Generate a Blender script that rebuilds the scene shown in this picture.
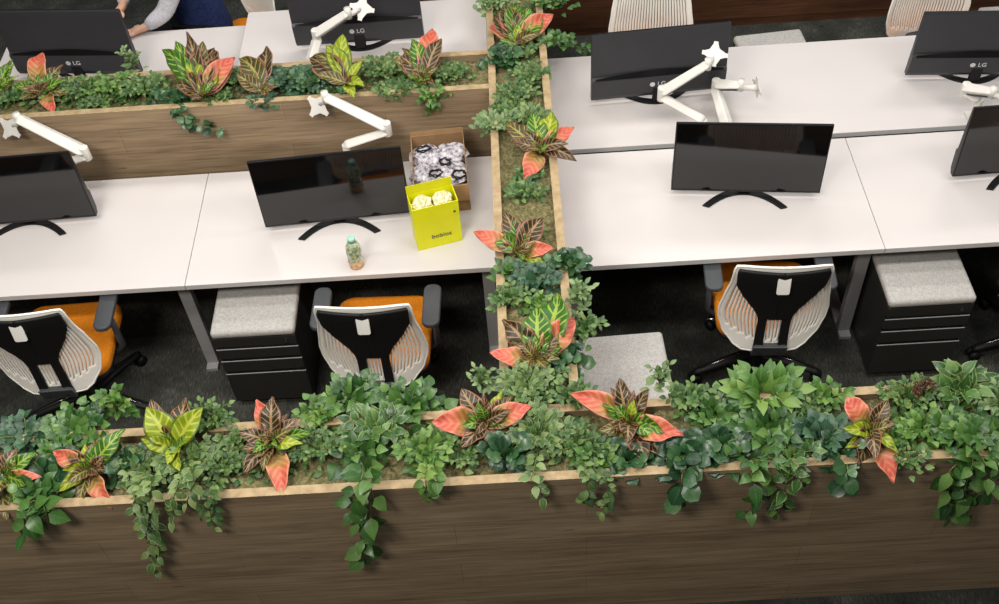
import bpy, bmesh, math, random
from mathutils import Vector, Matrix
for o in list(bpy.data.objects): bpy.data.objects.remove(o)
SC = bpy.context.scene
COL = SC.collection
PI = math.pi
# ------------------------------------------------------------------ camera
CP = Vector((-0.0237, -3.2601, 4.4417)); PITCH, YAW, ROLL, FPX = map(float, (48.981, 1.9368, 4.8487, 1094.92))
_a, _y, _r = map(math.radians, (PITCH, YAW, ROLL))
FW = Vector((-math.sin(_y)*math.cos(_a), math.cos(_y)*math.cos(_a), -math.sin(_a)))
_rt = Vector((math.cos(_y), math.sin(_y), 0)); _up = _rt.cross(FW)
RT = math.cos(_r)*_rt - math.sin(_r)*_up
UP = math.sin(_r)*_rt + math.cos(_r)*_up
cam = bpy.data.cameras.new('camera'); camo = bpy.data.objects.new('camera', cam); COL.objects.link(camo)
cam.sensor_width = 36; cam.lens = FPX/999*36; cam.clip_start = 0.05
camo.matrix_world = Matrix(((RT.x, UP.x, -FW.x, CP.x), (RT.y, UP.y, -FW.y, CP.y), (RT.z, UP.z, -FW.z, CP.z), (0, 0, 0, 1)))
SC.camera = camo
def _ray(px, py): return FW + RT*((px-499.5)/FPX) - UP*((py-302)/FPX)
def az(px, py, z):
    d = _ray(px, py); return CP + d*((z-CP.z)/d.z)
def ay(px, py, y):
    d = _ray(px, py); return CP + d*((y-CP.y)/d.y)
# ------------------------------------------------------------------ light
w = bpy.data.worlds.new('world'); SC.world = w; w.use_nodes = True
w.node_tree.nodes['Background'].inputs[0].default_value = (0.85, 0.93, 1.0, 1)
w.node_tree.nodes['Background'].inputs[1].default_value = 0.13
SC.view_settings.view_transform = 'Standard'; SC.view_settings.look = 'None'
SC.view_settings.exposure = 0.07; SC.view_settings.gamma = 1.0; SC.view_settings.use_curve_mapping = False
def lamp(x, y, z, sx, sy, p, c=(1, .965, .93), rot=(0, 0, 0)):
    l = bpy.data.lights.new('ceiling_or_fill_lamp', 'AREA'); l.shape = 'RECTANGLE'; l.size = sx; l.size_y = sy
    l.energy = p; l.color = c
    o = bpy.data.objects.new('ceiling_or_fill_lamp', l); o.location = (x, y, z); o.rotation_euler = rot; COL.objects.link(o)
for (x, y, p) in [(-2.4, -.75, 28), (-.7, -.7, 28), (1.0, -.75, 29), (2.7, -.75, 29), (-2.0, .6, 13), (.2, .6, 13), (2.2, .6, 14), (-2.4, 2.3, 21), (-.6, 2.3, 21), (1.2, 2.2, 23), (3.0, 2.2, 23)]:
    lamp(x, y, 3.5, 1.2, .35, p)
for (x, p) in [(-1.9, 150), (1.9, 20)]:  # added fill lamps, tilted to brighten the front wood; no room fixtures here
    lamp(x, -3.3, 5.4, 1.4, .6, p, (1, .95, .86), (.62, 0, 0))

# ------------------------------------------------------------------ materials
def srgb(r, g, b):
    f = lambda v: (v/255/12.92) if v/255 <= .04045 else ((v/255+.055)/1.055)**2.4
    return (f(r), f(g), f(b), 1)
class N:
    def __init__(s, name, rough=.5, spec=.5, metal=0):
        s.m = bpy.data.materials.new(name); s.m.use_nodes = True; s.t = s.m.node_tree
        s.b = s.t.nodes['Principled BSDF']; s.b.inputs['Roughness'].default_value = rough
        s.b.inputs['Specular IOR Level'].default_value = spec; s.b.inputs['Metallic'].default_value = metal
    def n(s, typ, **k):
        x = s.t.nodes.new(typ)
        for a, v in k.items():
            if a[0] == '_': x.inputs[a[1:].replace('_', ' ')].default_value = v
            else: setattr(x, a, v)
        return x
    def l(s, a, b): s.t.links.new(a, b)
    def coord(s, scale=(1, 1, 1), kind='Object'):
        c = s.n('ShaderNodeTexCoord'); m = s.n('ShaderNodeMapping'); m.inputs['Scale'].default_value = scale
        s.l(c.outputs[kind], m.inputs[0]); return m.outputs[0]
    def noise(s, vec, scale, detail=3, rough=.5):
        x = s.n('ShaderNodeTexNoise', _Scale=scale, _Detail=detail, _Roughness=rough); s.l(vec, x.inputs['Vector']); return x.outputs['Fac']
    def ramp(s, fac, stops):
        x = s.n('ShaderNodeValToRGB'); e = x.color_ramp.elements
        while len(e) < len(stops): e.new(.5)
        for i, (p, c) in enumerate(stops): e[i].position = p; e[i].color = c
        s.l(fac, x.inputs[0]); return x.outputs[0]
    def math(s, op, a, b=None, c=None, clamp=False):
        x = s.n('ShaderNodeMath', operation=op); x.use_clamp = clamp
        for i, v in enumerate((a, b, c)):
            if v is None: continue
            if isinstance(v, (int, float)): x.inputs[i].default_value = v
            else: s.l(v, x.inputs[i])
        return x.outputs[0]
    def mix(s, f, a, b, mode='MIX'):
        x = s.n('ShaderNodeMix', data_type='RGBA', blend_type=mode)
        for i, v in ((0, f), (6, a), (7, b)):
            if isinstance(v, (int, float)): x.inputs[i].default_value = v
            elif isinstance(v, tuple): x.inputs[i].default_value = v
            else: s.l(v, x.inputs[i])
        return x.outputs[2]
    def col(s, c):
        if isinstance(c, tuple): s.b.inputs['Base Color'].default_value = c
        else: s.l(c, s.b.inputs['Base Color'])
        return s
    def bump(s, fac, strength=.3, dist=.002):
        x = s.n('ShaderNodeBump', _Strength=strength, _Distance=dist); s.l(fac, x.inputs['Height']); s.l(x.outputs[0], s.b.inputs['Normal']); return s
def plain(name, c, rough=.5, spec=.5, metal=0, var=.06, sc=8):
    m = N(name, rough, spec, metal); f = m.noise(m.coord(), sc)
    a = tuple(x*(1-var) for x in c[:3])+(1,); b = tuple(min(1, x*(1+var)) for x in c[:3])+(1,)
    m.col(m.ramp(f, [(.3, a), (.7, b)])); return m.m
M = {}
def fabric(name, c1, c2, sc=260, rough=.95):
    m = N(name, rough, .2); v = m.coord(); f = m.noise(v, sc, 2); g = m.noise(v, sc*.25, 3)
    h = m.math('ADD', m.math('MULTIPLY', f, .7), m.math('MULTIPLY', g, .3))
    m.col(m.ramp(h, [(.35, c1), (.65, c2)])); m.bump(f, .4, .001); return m.m
M['grey_fabric'] = fabric('grey_fabric', srgb(150, 147, 143), srgb(188, 185, 180))
M['orange_fabric'] = fabric('orange_fabric', srgb(196, 112, 18), srgb(222, 136, 30), 300)
M['desk'] = plain('desk_laminate', srgb(205, 199, 196), .16, .42, 0, .012, 3)
M['desk_edge'] = plain('desk_edge', srgb(186, 184, 182), .4)
M['steel'] = plain('light_steel', srgb(150, 150, 150), .4, .5)
M['white_plastic'] = plain('white_plastic', srgb(214, 211, 203), .4, .5)
M['shell'] = plain('shell_plastic', srgb(243, 240, 232), .4, .5)
M['tag'] = plain('tag_plastic', srgb(232, 230, 224), .4)
M['black'] = plain('black_plastic', srgb(18, 18, 19), .55, .3)
M['dgrey'] = plain('dark_grey_plastic', srgb(62, 64, 67), .5, .35)
M['chrome'] = plain('polished_metal', srgb(150, 150, 150), .2, .5, 1)
M['screen'] = plain('screen_glass', srgb(5, 5, 7), .06, .75)
M['bezel'] = plain('bezel', srgb(14, 14, 15), .3, .4)
M['mback'] = plain('monitor_back', srgb(52, 52, 55), .42, .35)
M['mback_dark'] = plain('monitor_back_groove', srgb(10, 10, 12), .35, .4)
M['cab'] = plain('cabinet_metal', srgb(38, 38, 35), .45, .4)
M['cabdark'] = plain('cabinet_groove', srgb(10, 10, 10), .6, .3)
M['card'] = plain('cardboard', srgb(150, 118, 84), .8, .2, 0, .1, 20)
M['yellow'] = plain('yellow_card', srgb(226, 226, 14), .4, .4, 0, .05)
M['yellow_in'] = plain('yellow_card_inner', srgb(206, 204, 22), .6, .3)
M['ink'] = plain('ink', srgb(70, 74, 70), .6)
M['badge'] = plain('badge', srgb(205, 205, 208), .4)
M['skin'] = plain('skin', srgb(205, 160, 135), .5, .4)
M['shirt'] = fabric('shirt_fabric', srgb(168, 166, 172), srgb(196, 194, 200), 120)
M['vest'] = fabric('vest_fabric', srgb(28, 38, 72), srgb(40, 54, 96), 60)
M['trouser'] = fabric('trouser_fabric', srgb(16, 16, 20), srgb(24, 24, 28), 90)
M['hair'] = plain('hair', srgb(30, 22, 18), .5)
# wood laminate: horizontal boards with grain
def wood(name, c1, c2, c3, board=.16, rough=.5):
    m = N(name, rough, .3); v = m.coord((1, 1, 1)); v2 = m.coord((1.2, 1.2, 26))
    v3 = m.coord((.9, .9, 6))
    g = m.noise(v2, 3.2, 5, .62); b = m.noise(v3, 2.0, 3)
    s = m.math('ADD', m.math('MULTIPLY', g, .6), m.math('MULTIPLY', b, .4))
    c = m.ramp(s, [(.33, c1), (.5, c2), (.68, c3)])
    br = m.n('ShaderNodeTexBrick', _Scale=1.0, _Mortar_Size=.0018, _Brick_Width=1.35, _Row_Height=board); br.offset = .37
    sep = m.n('ShaderNodeSeparateXYZ'); cb = m.n('ShaderNodeCombineXYZ')
    m.l(v, sep.inputs[0]); m.l(m.math('ADD', sep.outputs[0], sep.outputs[1]), cb.inputs[0]); m.l(sep.outputs[2], cb.inputs[1]); m.l(cb.outputs[0], br.inputs['Vector'])
    br.inputs['Color1'].default_value = (.92, .92, .91, 1); br.inputs['Color2'].default_value = (1.05, 1.05, 1.04, 1); br.inputs['Mortar'].default_value = (.74, .74, .74, 1)
    c = m.mix(1.0, c, br.outputs['Color'], 'MULTIPLY')
    k = m.noise(m.coord((2.2, 2.2, 14)), 2.6, 2)          # long dark knots
    c = m.mix(m.math('MULTIPLY', m.math('GREATER_THAN', k, .735), .5), c, (c1[0]*.4, c1[1]*.4, c1[2]*.4, 1))
    m.col(c); m.bump(g, .15, .001); return m.m
M['wood'] = wood('grey_brown_laminate', srgb(114, 95, 74), srgb(145, 123, 97), srgb(168, 145, 116))
M['wood_dark'] = wood('dark_brown_laminate', srgb(60, 38, 26), srgb(84, 54, 36), srgb(104, 68, 46))
m = N('oak_edge', .55, .3); f = m.noise(m.coord((3, 3, 3)), 9, 4); m.col(m.ramp(f, [(.3, srgb(146, 124, 90)), (.7, srgb(178, 156, 120))])); M['oak'] = m.m
# carpet: planks of mottled charcoal
m = N('carpet', 1, .1); v = m.coord()
br = m.n('ShaderNodeTexBrick', _Scale=1.0, _Mortar_Size=.0, _Brick_Width=.5, _Row_Height=.5); m.l(v, br.inputs['Vector'])
br.inputs['Color1'].default_value = (.7, .7, .7, 1); br.inputs['Color2'].default_value = (1.25, 1.25, 1.25, 1)
f1 = m.noise(m.coord((60, 9, 1)), 3, 4, .7); f2 = m.noise(v, 5, 4)
c = m.ramp(m.math('ADD', m.math('MULTIPLY', f1, .6), m.math('MULTIPLY', f2, .4)), [(.34, srgb(34, 35, 32)), (.52, srgb(60, 61, 57)), (.68, srgb(98, 99, 92))])
m.col(m.mix(1.0, c, br.outputs['Color'], 'MULTIPLY')); m.bump(f1, .5, .003); M['carpet'] = m.m
m = N('moss', 1, .1); v = m.coord(); f = m.noise(v, 60, 5, .7)
m.col(m.ramp(f, [(.3, srgb(66, 66, 38)), (.5, srgb(112, 106, 72)), (.7, srgb(158, 146, 108))])); m.bump(f, 1, .01); M['moss'] = m.m

# leaves
def leaf_simple(name, dark, mid, light, edge=None, rough=.42, vein=.18):
    m = N(name, rough, .4); g = m.n('ShaderNodeNewGeometry'); uv = m.n('ShaderNodeUVMap'); sp = m.n('ShaderNodeSeparateXYZ'); m.l(uv.outputs[0], sp.inputs[0])
    c = m.ramp(g.outputs['Random Per Island'], [(0, dark), (.5, mid), (1, light)])
    avv = m.math('ABSOLUTE', m.math('SUBTRACT', m.math('MULTIPLY', sp.outputs[1], 2), 1))
    mid_rib = m.math('LESS_THAN', avv, .1)
    lat = m.math('GREATER_THAN', m.math('SINE', m.math('MULTIPLY', m.math('SUBTRACT', sp.outputs[0], m.math('MULTIPLY', avv, .25)), 38)), .85)
    k = m.math('MULTIPLY', m.math('MAXIMUM', mid_rib, m.math('MULTIPLY', lat, .5)), vein)
    c = m.mix(k, c, (light[0]*1.6, light[1]*1.5, light[2]*1.6, 1))
    if edge: 
        nz = m.noise(m.coord((1, 1, 1)), 60, 2)
        c = m.mix(m.math('MULTIPLY', m.math('GREATER_THAN', m.math('ADD', avv, m.math('MULTIPLY', nz, .5)), 1.02), .75), c, edge)
    m.col(c); m.b.inputs['Subsurface Weight'].default_value = 0; return m.m
def leaf_croton(name, base1, base2, vein, edge, nv=7, wid=.45, vstart=0.0, base_tint=None, rough=.4):
    m = N(name, rough, .4); uv = m.n('ShaderNodeUVMap'); sp = m.n('ShaderNodeSeparateXYZ'); m.l(uv.outputs[0], sp.inputs[0])
    u, v = sp.outputs[0], sp.outputs[1]
    avv = m.math('ABSOLUTE', m.math('SUBTRACT', m.math('MULTIPLY', v, 2), 1))
    nz = m.noise(m.coord(), 40, 2)
    g = m.n('ShaderNodeNewGeometry')
    c = m.mix(m.math('MULTIPLY', m.math('ADD', nz, m.math('SUBTRACT', g.outputs['Random Per Island'], .5)), 1.0, clamp=True), base1, base2)
    ph = m.math('MULTIPLY', m.math('ADD', m.math('SUBTRACT', u, m.math('MULTIPLY', avv, .22)), m.math('MULTIPLY', nz, .03)), nv*2*PI)
    lat = m.math('GREATER_THAN', m.math('SINE', ph), wid)
    k = m.math('MAXIMUM', lat, m.math('LESS_THAN', avv, .12))
    k = m.math('MULTIPLY', k, m.math('LESS_THAN', avv, .9))
    if vstart: k = m.math('MULTIPLY', k, m.math('SUBTRACT', 1.25, m.math('MULTIPLY', u, 1.6), clamp=True))
    c = m.mix(k, c, vein)
    c = m.mix(m.math('GREATER_THAN', avv, .86), c, edge)
    m.col(c); return m.m
M['croton_g'] = leaf_croton('croton_green_leaf', srgb(22, 72, 21), srgb(55, 103, 30), srgb(137, 156, 55), srgb(82, 101, 36), 7, .74)
M['croton_y'] = leaf_croton('croton_lime_leaf', srgb(92, 120, 15), srgb(129, 144, 26), srgb(161, 165, 52), srgb(84, 99, 20), 6, .6)
M['croton_d'] = leaf_croton('croton_dark_leaf', srgb(24, 34, 16), srgb(61, 46, 28), srgb(147, 118, 80), srgb(135, 89, 65), 7, .84)
M['croton_p'] = leaf_croton('croton_olive_leaf', srgb(36, 56, 21), srgb(82, 68, 35), srgb(146, 134, 72), srgb(123, 82, 57), 7, .8)
def leaf_coral(name):
    m = N(name, .42, .4); uv = m.n('ShaderNodeUVMap'); sp = m.n('ShaderNodeSeparateXYZ'); m.l(uv.outputs[0], sp.inputs[0]); u, v = sp.outputs[0], sp.outputs[1]
    avv = m.math('ABSOLUTE', m.math('SUBTRACT', m.math('MULTIPLY', v, 2), 1)); nz = m.noise(m.coord(), 45, 3)
    c = m.ramp(m.math('ADD', u, m.math('MULTIPLY', m.math('SUBTRACT', nz, .5), .5)), [(.12, srgb(67, 72, 25)), (.36, srgb(151, 118, 55)), (.55, srgb(190, 96, 70)), (.85, srgb(184, 75, 63)), (1, srgb(196, 115, 90))])
    lat = m.math('SINE', m.math('MULTIPLY', m.math('ADD', m.math('SUBTRACT', u, m.math('MULTIPLY', avv, .22)), m.math('MULTIPLY', nz, .04)), 44))
    c = m.mix(m.math('MULTIPLY', m.math('GREATER_THAN', lat, .75), .4), c, srgb(199, 144, 100))
    c = m.mix(m.math('MULTIPLY', m.math('LESS_THAN', lat, -.88), .4), c, srgb(137, 49, 42))
    c = m.mix(m.math('MULTIPLY', m.math('GREATER_THAN', m.math('ADD', avv, m.math('MULTIPLY', nz, .3)), 1.02), .7), c, srgb(202, 137, 112))
    m.col(c); return m.m
M['croton_c'] = leaf_coral('croton_coral_leaf')
M['pothos'] = leaf_simple('pothos_leaf', srgb(26, 61, 21), srgb(52, 89, 36), srgb(93, 125, 61), None, .35)
M['pothos_edge'] = leaf_simple('edged_leaf', srgb(26, 60, 23), srgb(52, 88, 37), srgb(90, 120, 60), srgb(116, 137, 81), .35)
M['bright'] = leaf_simple('bright_leaf', srgb(41, 80, 23), srgb(72, 110, 42), srgb(116, 142, 68), None, .45)
M['small'] = leaf_simple('small_leaf', srgb(30, 64, 25), srgb(61, 95, 43), srgb(112, 132, 73), None, .5)
M['var'] = leaf_simple('variegated_leaf', srgb(38, 71, 29), srgb(71, 101, 48), srgb(116, 135, 79), srgb(126, 142, 92), .45)
M['pale'] = leaf_simple('pale_leaf', srgb(72, 101, 58), srgb(101, 126, 78), srgb(135, 153, 104), None, .5)
M['round'] = leaf_simple('round_leaf', srgb(19, 47, 26), srgb(36, 71, 39), srgb(71, 103, 60), None, .3)
M['teal'] = leaf_simple('bluish_leaf', srgb(27, 58, 40), srgb(47, 81, 56), srgb(80, 110, 79), None, .4)
M['twig'] = plain('brown_twig', srgb(96, 56, 40), .7)
M['stem'] = plain('stem', srgb(92, 104, 48), .6)
M['stem_pale'] = plain('pale_stem', srgb(150, 150, 96), .6)

# ------------------------------------------------------------------ mesh helpers
class MB:
    def __init__(s): s.v = []; s.f = []; s.uv = []; s.mi = []
    def add(s, vs, fs, uvs=None, mi=0):
        o = len(s.v); s.v += [tuple(x) for x in vs]
        for f in fs:
            s.f.append(tuple(i+o for i in f)); s.uv.append([uvs[i] for i in f] if uvs else [(0, 0)]*len(f)); s.mi.append(mi)
    def box(s, x0, x1, y0, y1, z0, z1, mi=0, T=None):
        vs = [Vector((x, y, z)) for z in (z0, z1) for y in (y0, y1) for x in (x0, x1)]
        if T: vs = [T @ v for v in vs]
        s.add(vs, [(0, 2, 3, 1), (4, 5, 7, 6), (0, 1, 5, 4), (2, 6, 7, 3), (0, 4, 6, 2), (1, 3, 7, 5)], None, mi)
    def tube(s, pts, rad, n=8, cap=True, mi=0, flat=1.0):
        pts = [Vector(p) for p in pts]; k = len(pts)
        if isinstance(rad, (int, float)): rad = [rad]*k
        vs = []; ref = None
        for i, p in enumerate(pts):
            d = (pts[min(i+1, k-1)]-pts[max(i-1, 0)]).normalized()
            if ref is None:
                ref = Vector((0, 0, 1)) if abs(d.z) < .9 else Vector((0, 1, 0))
            a = d.cross(ref)
            if a.length < 1e-5: a = d.cross(Vector((1, .1, 0)))
            a.normalize(); b = a.cross(d).normalized(); ref = b
            for j in range(n):
                t = 2*PI*j/n; vs.append(p+(a*math.cos(t)+b*math.sin(t)*flat)*rad[i])
        fs = [(i*n+j, i*n+(j+1) % n, (i+1)*n+(j+1) % n, (i+1)*n+j) for i in range(k-1) for j in range(n)]
        if cap: fs += [tuple(range(n-1, -1, -1)), tuple((k-1)*n+j for j in range(n))]
        s.add(vs, fs, None, mi)
    def lathe(s, prof, n=24, c=(0, 0, 0), mi=0):
        vs = [(c[0]+r*math.cos(2*PI*j/n), c[1]+r*math.sin(2*PI*j/n), c[2]+z) for r, z in prof for j in range(n)]
        k = len(prof)
        fs = [(i*n+j, i*n+(j+1) % n, (i+1)*n+(j+1) % n, (i+1)*n+j) for i in range(k-1) for j in range(n)]
        fs += [tuple(range(n-1, -1, -1)), tuple((k-1)*n+j for j in range(n))]
        s.add(vs, fs, None, mi)
    def prism(s, poly, z0, z1, mi=0, T=None):
        n = len(poly); vs = [Vector((x, y, z0)) for x, y in poly]+[Vector((x, y, z1)) for x, y in poly]
        if T: vs = [T @ v for v in vs]
        s.add(vs, [tuple(range(n-1, -1, -1)), tuple(range(n, 2*n))]+[(i, (i+1) % n, n+(i+1) % n, n+i) for i in range(n)], None, mi)
    def build(s, name, mats, parent=None, smooth=False, bevel=0, seg=2, origin=None):
        me = bpy.data.meshes.new(name)
        vs = s.v
        if origin is not None: vs = [(x-origin[0], y-origin[1], z-origin[2]) for x, y, z in vs]
        me.from_pydata(vs, [], s.f)
        if not isinstance(mats, (list, tuple)): mats = [mats]
        for x in mats: me.materials.append(x)
        ul = me.uv_layers.new(name='UVMap'); fl = [c for u in s.uv for p in u for c in p]; ul.data.foreach_set('uv', fl)
        me.polygons.foreach_set('material_index', s.mi)
        if smooth: me.polygons.foreach_set('use_smooth', [True]*len(s.f))
        me.update()
        o = bpy.data.objects.new(name, me); COL.objects.link(o)
        if origin is not None: o.location = origin
        if parent: o.parent = parent
        if bevel:
            bm_ = o.modifiers.new('bevel', 'BEVEL'); bm_.width = bevel; bm_.segments = seg; bm_.limit_method = 'ANGLE'; bm_.angle_limit = .7
            if not smooth:
                me.polygons.foreach_set('use_smooth', [False]*len(s.f))
        return o
def tag(o, label=None, cat=None, group=None, kind=None):
    if label: o['label'] = label
    if cat: o['category'] = cat
    if group: o['group'] = group
    if kind: o['kind'] = kind
    return o
def empty(name, loc, rz=0, label=None, cat=None, group=None):
    o = bpy.data.objects.new(name, None); o.empty_display_size = .1; COL.objects.link(o); o.location = loc; o.rotation_euler = (0, 0, rz)
    return tag(o, label, cat, group)
def copy_tree(o, parent=None):
    c = o.copy(); COL.objects.link(c); c.parent = parent
    for ch in list(o.children): copy_tree(ch, c)
    return c
def rbox(name, x0, x1, y0, y1, z0, z1, mat, parent=None, bevel=.004, seg=2, smooth=False):
    b = MB(); b.box(x0, x1, y0, y1, z0, z1); return b.build(name, mat, parent, smooth, bevel, seg)
def rounded_rect(w, h, r, n=5, cx=0, cy=0):
    p = []
    for (sx, sy, a0) in ((1, 1, 0), (-1, 1, 90), (-1, -1, 180), (1, -1, 270)):
        for i in range(n+1):
            a = math.radians(a0+90*i/n); p.append((cx+sx*(w/2-r)+r*math.cos(a), cy+sy*(h/2-r)+r*math.sin(a)))
    return p
def text_mesh(name, body, size, T, mat, parent, extrude=.0006):
    cu = bpy.data.curves.new(name, 'FONT'); cu.body = body; cu.size = size; cu.extrude = extrude; cu.align_x = 'CENTER'; cu.align_y = 'CENTER'
    t = bpy.data.objects.new(name, cu); COL.objects.link(t); bpy.context.view_layer.update()
    me = bpy.data.meshes.new_from_object(t.evaluated_get(bpy.context.evaluated_depsgraph_get())); bpy.data.objects.remove(t)
    me.transform(T); me.materials.clear(); me.materials.append(mat)
    o = bpy.data.objects.new(name, me); COL.objects.link(o); o.parent = parent; return o

# ------------------------------------------------------------------ structure
b = MB(); b.box(-6, 6, -4.0, 6, -.05, 0); tag(b.build('floor', M['carpet']), kind='structure')
ZR = 1.073; ZS = 1.035; RTK = .034
YF1, YF0 = -1.184, -.857; YB1, YB0 = 1.064, 1.376; PLX, PRX = -.132, .166
def planter(x0, x1, y0, y1, label, wm, skip=(), ends=True):
    o = empty('planter_box', ((x0+x1)/2, (y0+y1)/2, 0), 0, label, 'planter')
    ox, oy = (x0+x1)/2, (y0+y1)/2
    def pan(nm, a0, a1, c0, c1, z0, z1, mt):
        b = MB(); b.box(a0-ox, a1-ox, c0-oy, c1-oy, z0, z1); return b.build(nm, mt, o)
    t = RTK
    if 'front' not in skip: pan('front_panel', x0, x1, y0, y0+t, .06, ZR-.003, wm)
    if 'back' not in skip: pan('back_panel', x0, x1, y1-t, y1, .06, ZR-.003, wm)
    if 'left' not in skip: pan('side_panel', x0, x0+t, y0+t, y1-t, .06, ZR-.003, wm)
    if 'right' not in skip: pan('side_panel', x1-t, x1, y0+t, y1-t, .06, ZR-.003, wm)
    pan('plinth', x0+.008, x1-.008, y0+.008, y1-.008, 0, .06, wm)
    r = MB()
    if 'front' not in skip: r.box(x0-ox-.001, x1-ox+.001, y0-oy-.001, y0-oy+t+.001, ZR-.003, ZR)
    if 'back' not in skip: r.box(x0-ox-.001, x1-ox+.001, y1-oy-t-.001, y1-oy+.001, ZR-.003, ZR)
    if 'left' not in skip: r.box(x0-ox-.001, x0-ox+t+.001, y0-oy+t, y1-oy-t, ZR-.003, ZR)
    if 'right' not in skip: r.box(x1-ox-t-.001, x1-ox+.001, y0-oy+t, y1-oy-t, ZR-.003, ZR)
    r.build('oak_rim', M['oak'], o)
    # bumpy moss bed
    if 'right' in skip: x1 += t
    s = MB(); nx = max(4, int((x1-x0-2*t)/.03)); ny = max(4, int((y1-y0-2*t)/.03)); rnd = random.Random(5)
    vs = [(x0+t+(x1-x0-2*t)*i/nx-ox, y0+t+(y1-y0-2*t)*j/ny-oy, ZS+rnd.uniform(-.012, .016)) for j in range(ny+1) for i in range(nx+1)]
    s.add(vs, [(j*(nx+1)+i, j*(nx+1)+i+1, (j+1)*(nx+1)+i+1, (j+1)*(nx+1)+i) for j in range(ny) for i in range(nx)])
    tag(s.build('moss_bed', M['moss'], o, True), kind='stuff')
    return o
planter(-4.2, 4.2, YF1, YF0, 'long grey-brown wooden planter box with oak rim across the whole foreground', M['wood'])
planter(PLX, PRX, YF0+.001, 2.93, 'narrow wooden planter box running away between the left and right desks', M['wood'], skip=('front', 'back'))
planter(-4.2, PLX-.001, YB1, YB0, 'grey-brown wooden planter box behind the left desks, under the white monitor arms', M['wood'], skip=('right',))
planter(-.6, 5.2, 2.935, 3.3, 'dark brown wooden planter box beyond the far right desks, at the top of the view', M['wood_dark'])

# ------------------------------------------------------------------ desks
def desk(x0, x1, y0, y1, z, label, legs, group=None, tray=True, cut=None):
    cx, cy = (x0+x1)/2, (y0+y1)/2
    o = empty('office_desk', (cx, cy, 0), 0, label, 'desk', group); hw = (x1-x0)/2-.0015; hd = (y1-y0)/2
    b = MB(); b.box(-hw, hw, -hd, hd, z-.004, z); b.build('worktop', M['desk'], o)
    b = MB(); b.box(-hw, hw, -hd, hd, z-.028, z-.004); b.build('edge_band', M['desk_edge'], o)
    for lx in legs:
        l = MB(); xx = lx-cx; l.box(xx-.03, xx+.03, -hd+.10, -hd+.145, .02, z-.03); l.box(xx-.03, xx+.03, hd-.14, hd-.10, .02, z-.03)
        l.box(xx-.03, xx+.03, -hd+.06, hd-.06, 0.0, .025); l.box(xx-.03, xx+.03, -hd+.1, hd-.1, z-.07, z-.029)
        l.build('leg_frame', M['steel'], o, False, .003)
    if tray:
        t = MB(); t.box(-hw+.1, hw-.1, hd-.24, hd-.04, z-.17, z-.16); t.box(-hw+.1, hw-.1, hd-.245, hd-.24, z-.17, z-.06); t.box(-hw+.1, hw-.1, hd-.045, hd-.04, z-.17, z-.03)
        t.build('cable_tray', M['black'], o)
        r = MB(); r.box(-hw+.08, hw-.08, -hd+.05, -hd+.09, z-.068, z-.029); r.build('support_rail', M['dgrey'], o)
    return o
XJL, XJR = -1.594, 1.638
desk(-3.055, XJL, .181, .951, .73, 'white office desk at the left edge, under the monitor beside the black chair', (-3.0,))
desk(XJL, PLX-.008, .181, .951, .73, 'white office desk with the yellow box, cardboard box and drink bottle', (-1.655, -.185))
desk(PRX+.006, XJR, .150, .921, .73, 'white office desk right of the narrow planter, with one centred monitor on it', (.215, 1.60))
desk(XJR, 3.10, .150, .921, .73, 'white office desk at the right edge, with a monitor cut by the frame', (3.05,))
desk(PRX+.006, 3.10, .955, 1.720, .736, 'long white far desk on the right carrying two monitors seen from behind', (.215, 1.65))
desk(-2.92, -1.512, YB0+.012, 2.147, .789, 'white far left desk at which the person is sitting', (-2.85, -1.56), tray=False)
desk(-1.508, PLX-.008, YB0+.012, 2.172, .857, 'raised white far left desk standing slightly higher than its neighbour', (-1.45, -.185), tray=False)

# ------------------------------------------------------------------ drawer pedestals
def make_pedestal():
    o = empty('drawer_pedestal', (0, 0, 0)); W, D, H = .39, .50, .535
    rbox('body', -W/2, W/2, .018, D, .03, H, M['cab'], o, .003)
    zs = [(.045, .275), (.285, .375), (.385, .465)]
    for i, (a, c) in enumerate(zs):
        d = rbox('drawer', -W/2, W/2, 0, .017, a, c-.012, M['cab'], o, .002)
        g = MB(); g.box(-W/2+.004, W/2-.004, .006, .018, c-.012, c-.002); g.build('pull_groove', M['cabdark'], d)
        l = MB(); l.box(-W/2, W/2, .0, .004, c-.0135, c-.011); l.build('pull_lip', M['steel'], d)
    rbox('lock_panel', -W/2, W/2, 0, .017, .472, H, M['cab'], o, .002)
    k = MB(); k.tube([(W/2-.05, .002, .503), (W/2-.05, -.006, .503)], .011, 12); k.build('lock', M['chrome'], o)
    for sx in (-1, 1):
        for yy in (.05, D-.05):
            c = MB(); c.tube([(sx*(W/2-.05)-.012, yy, .016), (sx*(W/2-.05)+.012, yy, .016)], .016, 12); c.build('caster', M['black'], o)
    rbox('seat_cushion', -W/2-.003, W/2+.003, -.004, D, H+.001, H+.047, M['grey_fabric'], o, .018, 4, True)
    return o
ped = make_pedestal()
G = 'drawer pedestals with grey cushions'
def place(o, loc, rz, label, cat, group): o.location = loc; o.rotation_euler = (0, 0, rz); tag(o, label, cat, group)
place(ped, (-1.295, .007, 0), 0, 'black drawer pedestal with grey cushion under the desk with the yellow box', 'drawer cabinet', G)
place(copy_tree(ped), (1.84, -.045, 0), 0, 'black drawer pedestal with grey cushion beside the right-hand black and white chair', 'drawer cabinet', G)
place(copy_tree(ped), (.405, -.66, 0.03), 0.03, 'black drawer pedestal with grey cushion tucked in the corner of the two planters', 'drawer cabinet', G)
place(copy_tree(ped), (1.48, 2.05, 0), PI+.08, 'black drawer pedestal with pale cushion behind the far right desk, between two ribbed chairs', 'drawer cabinet', G)
place(copy_tree(ped), (2.93, 2.16, 0), PI, 'black drawer pedestal with pale cushion behind the far desk, at the top right corner', 'drawer cabinet', G)

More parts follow.
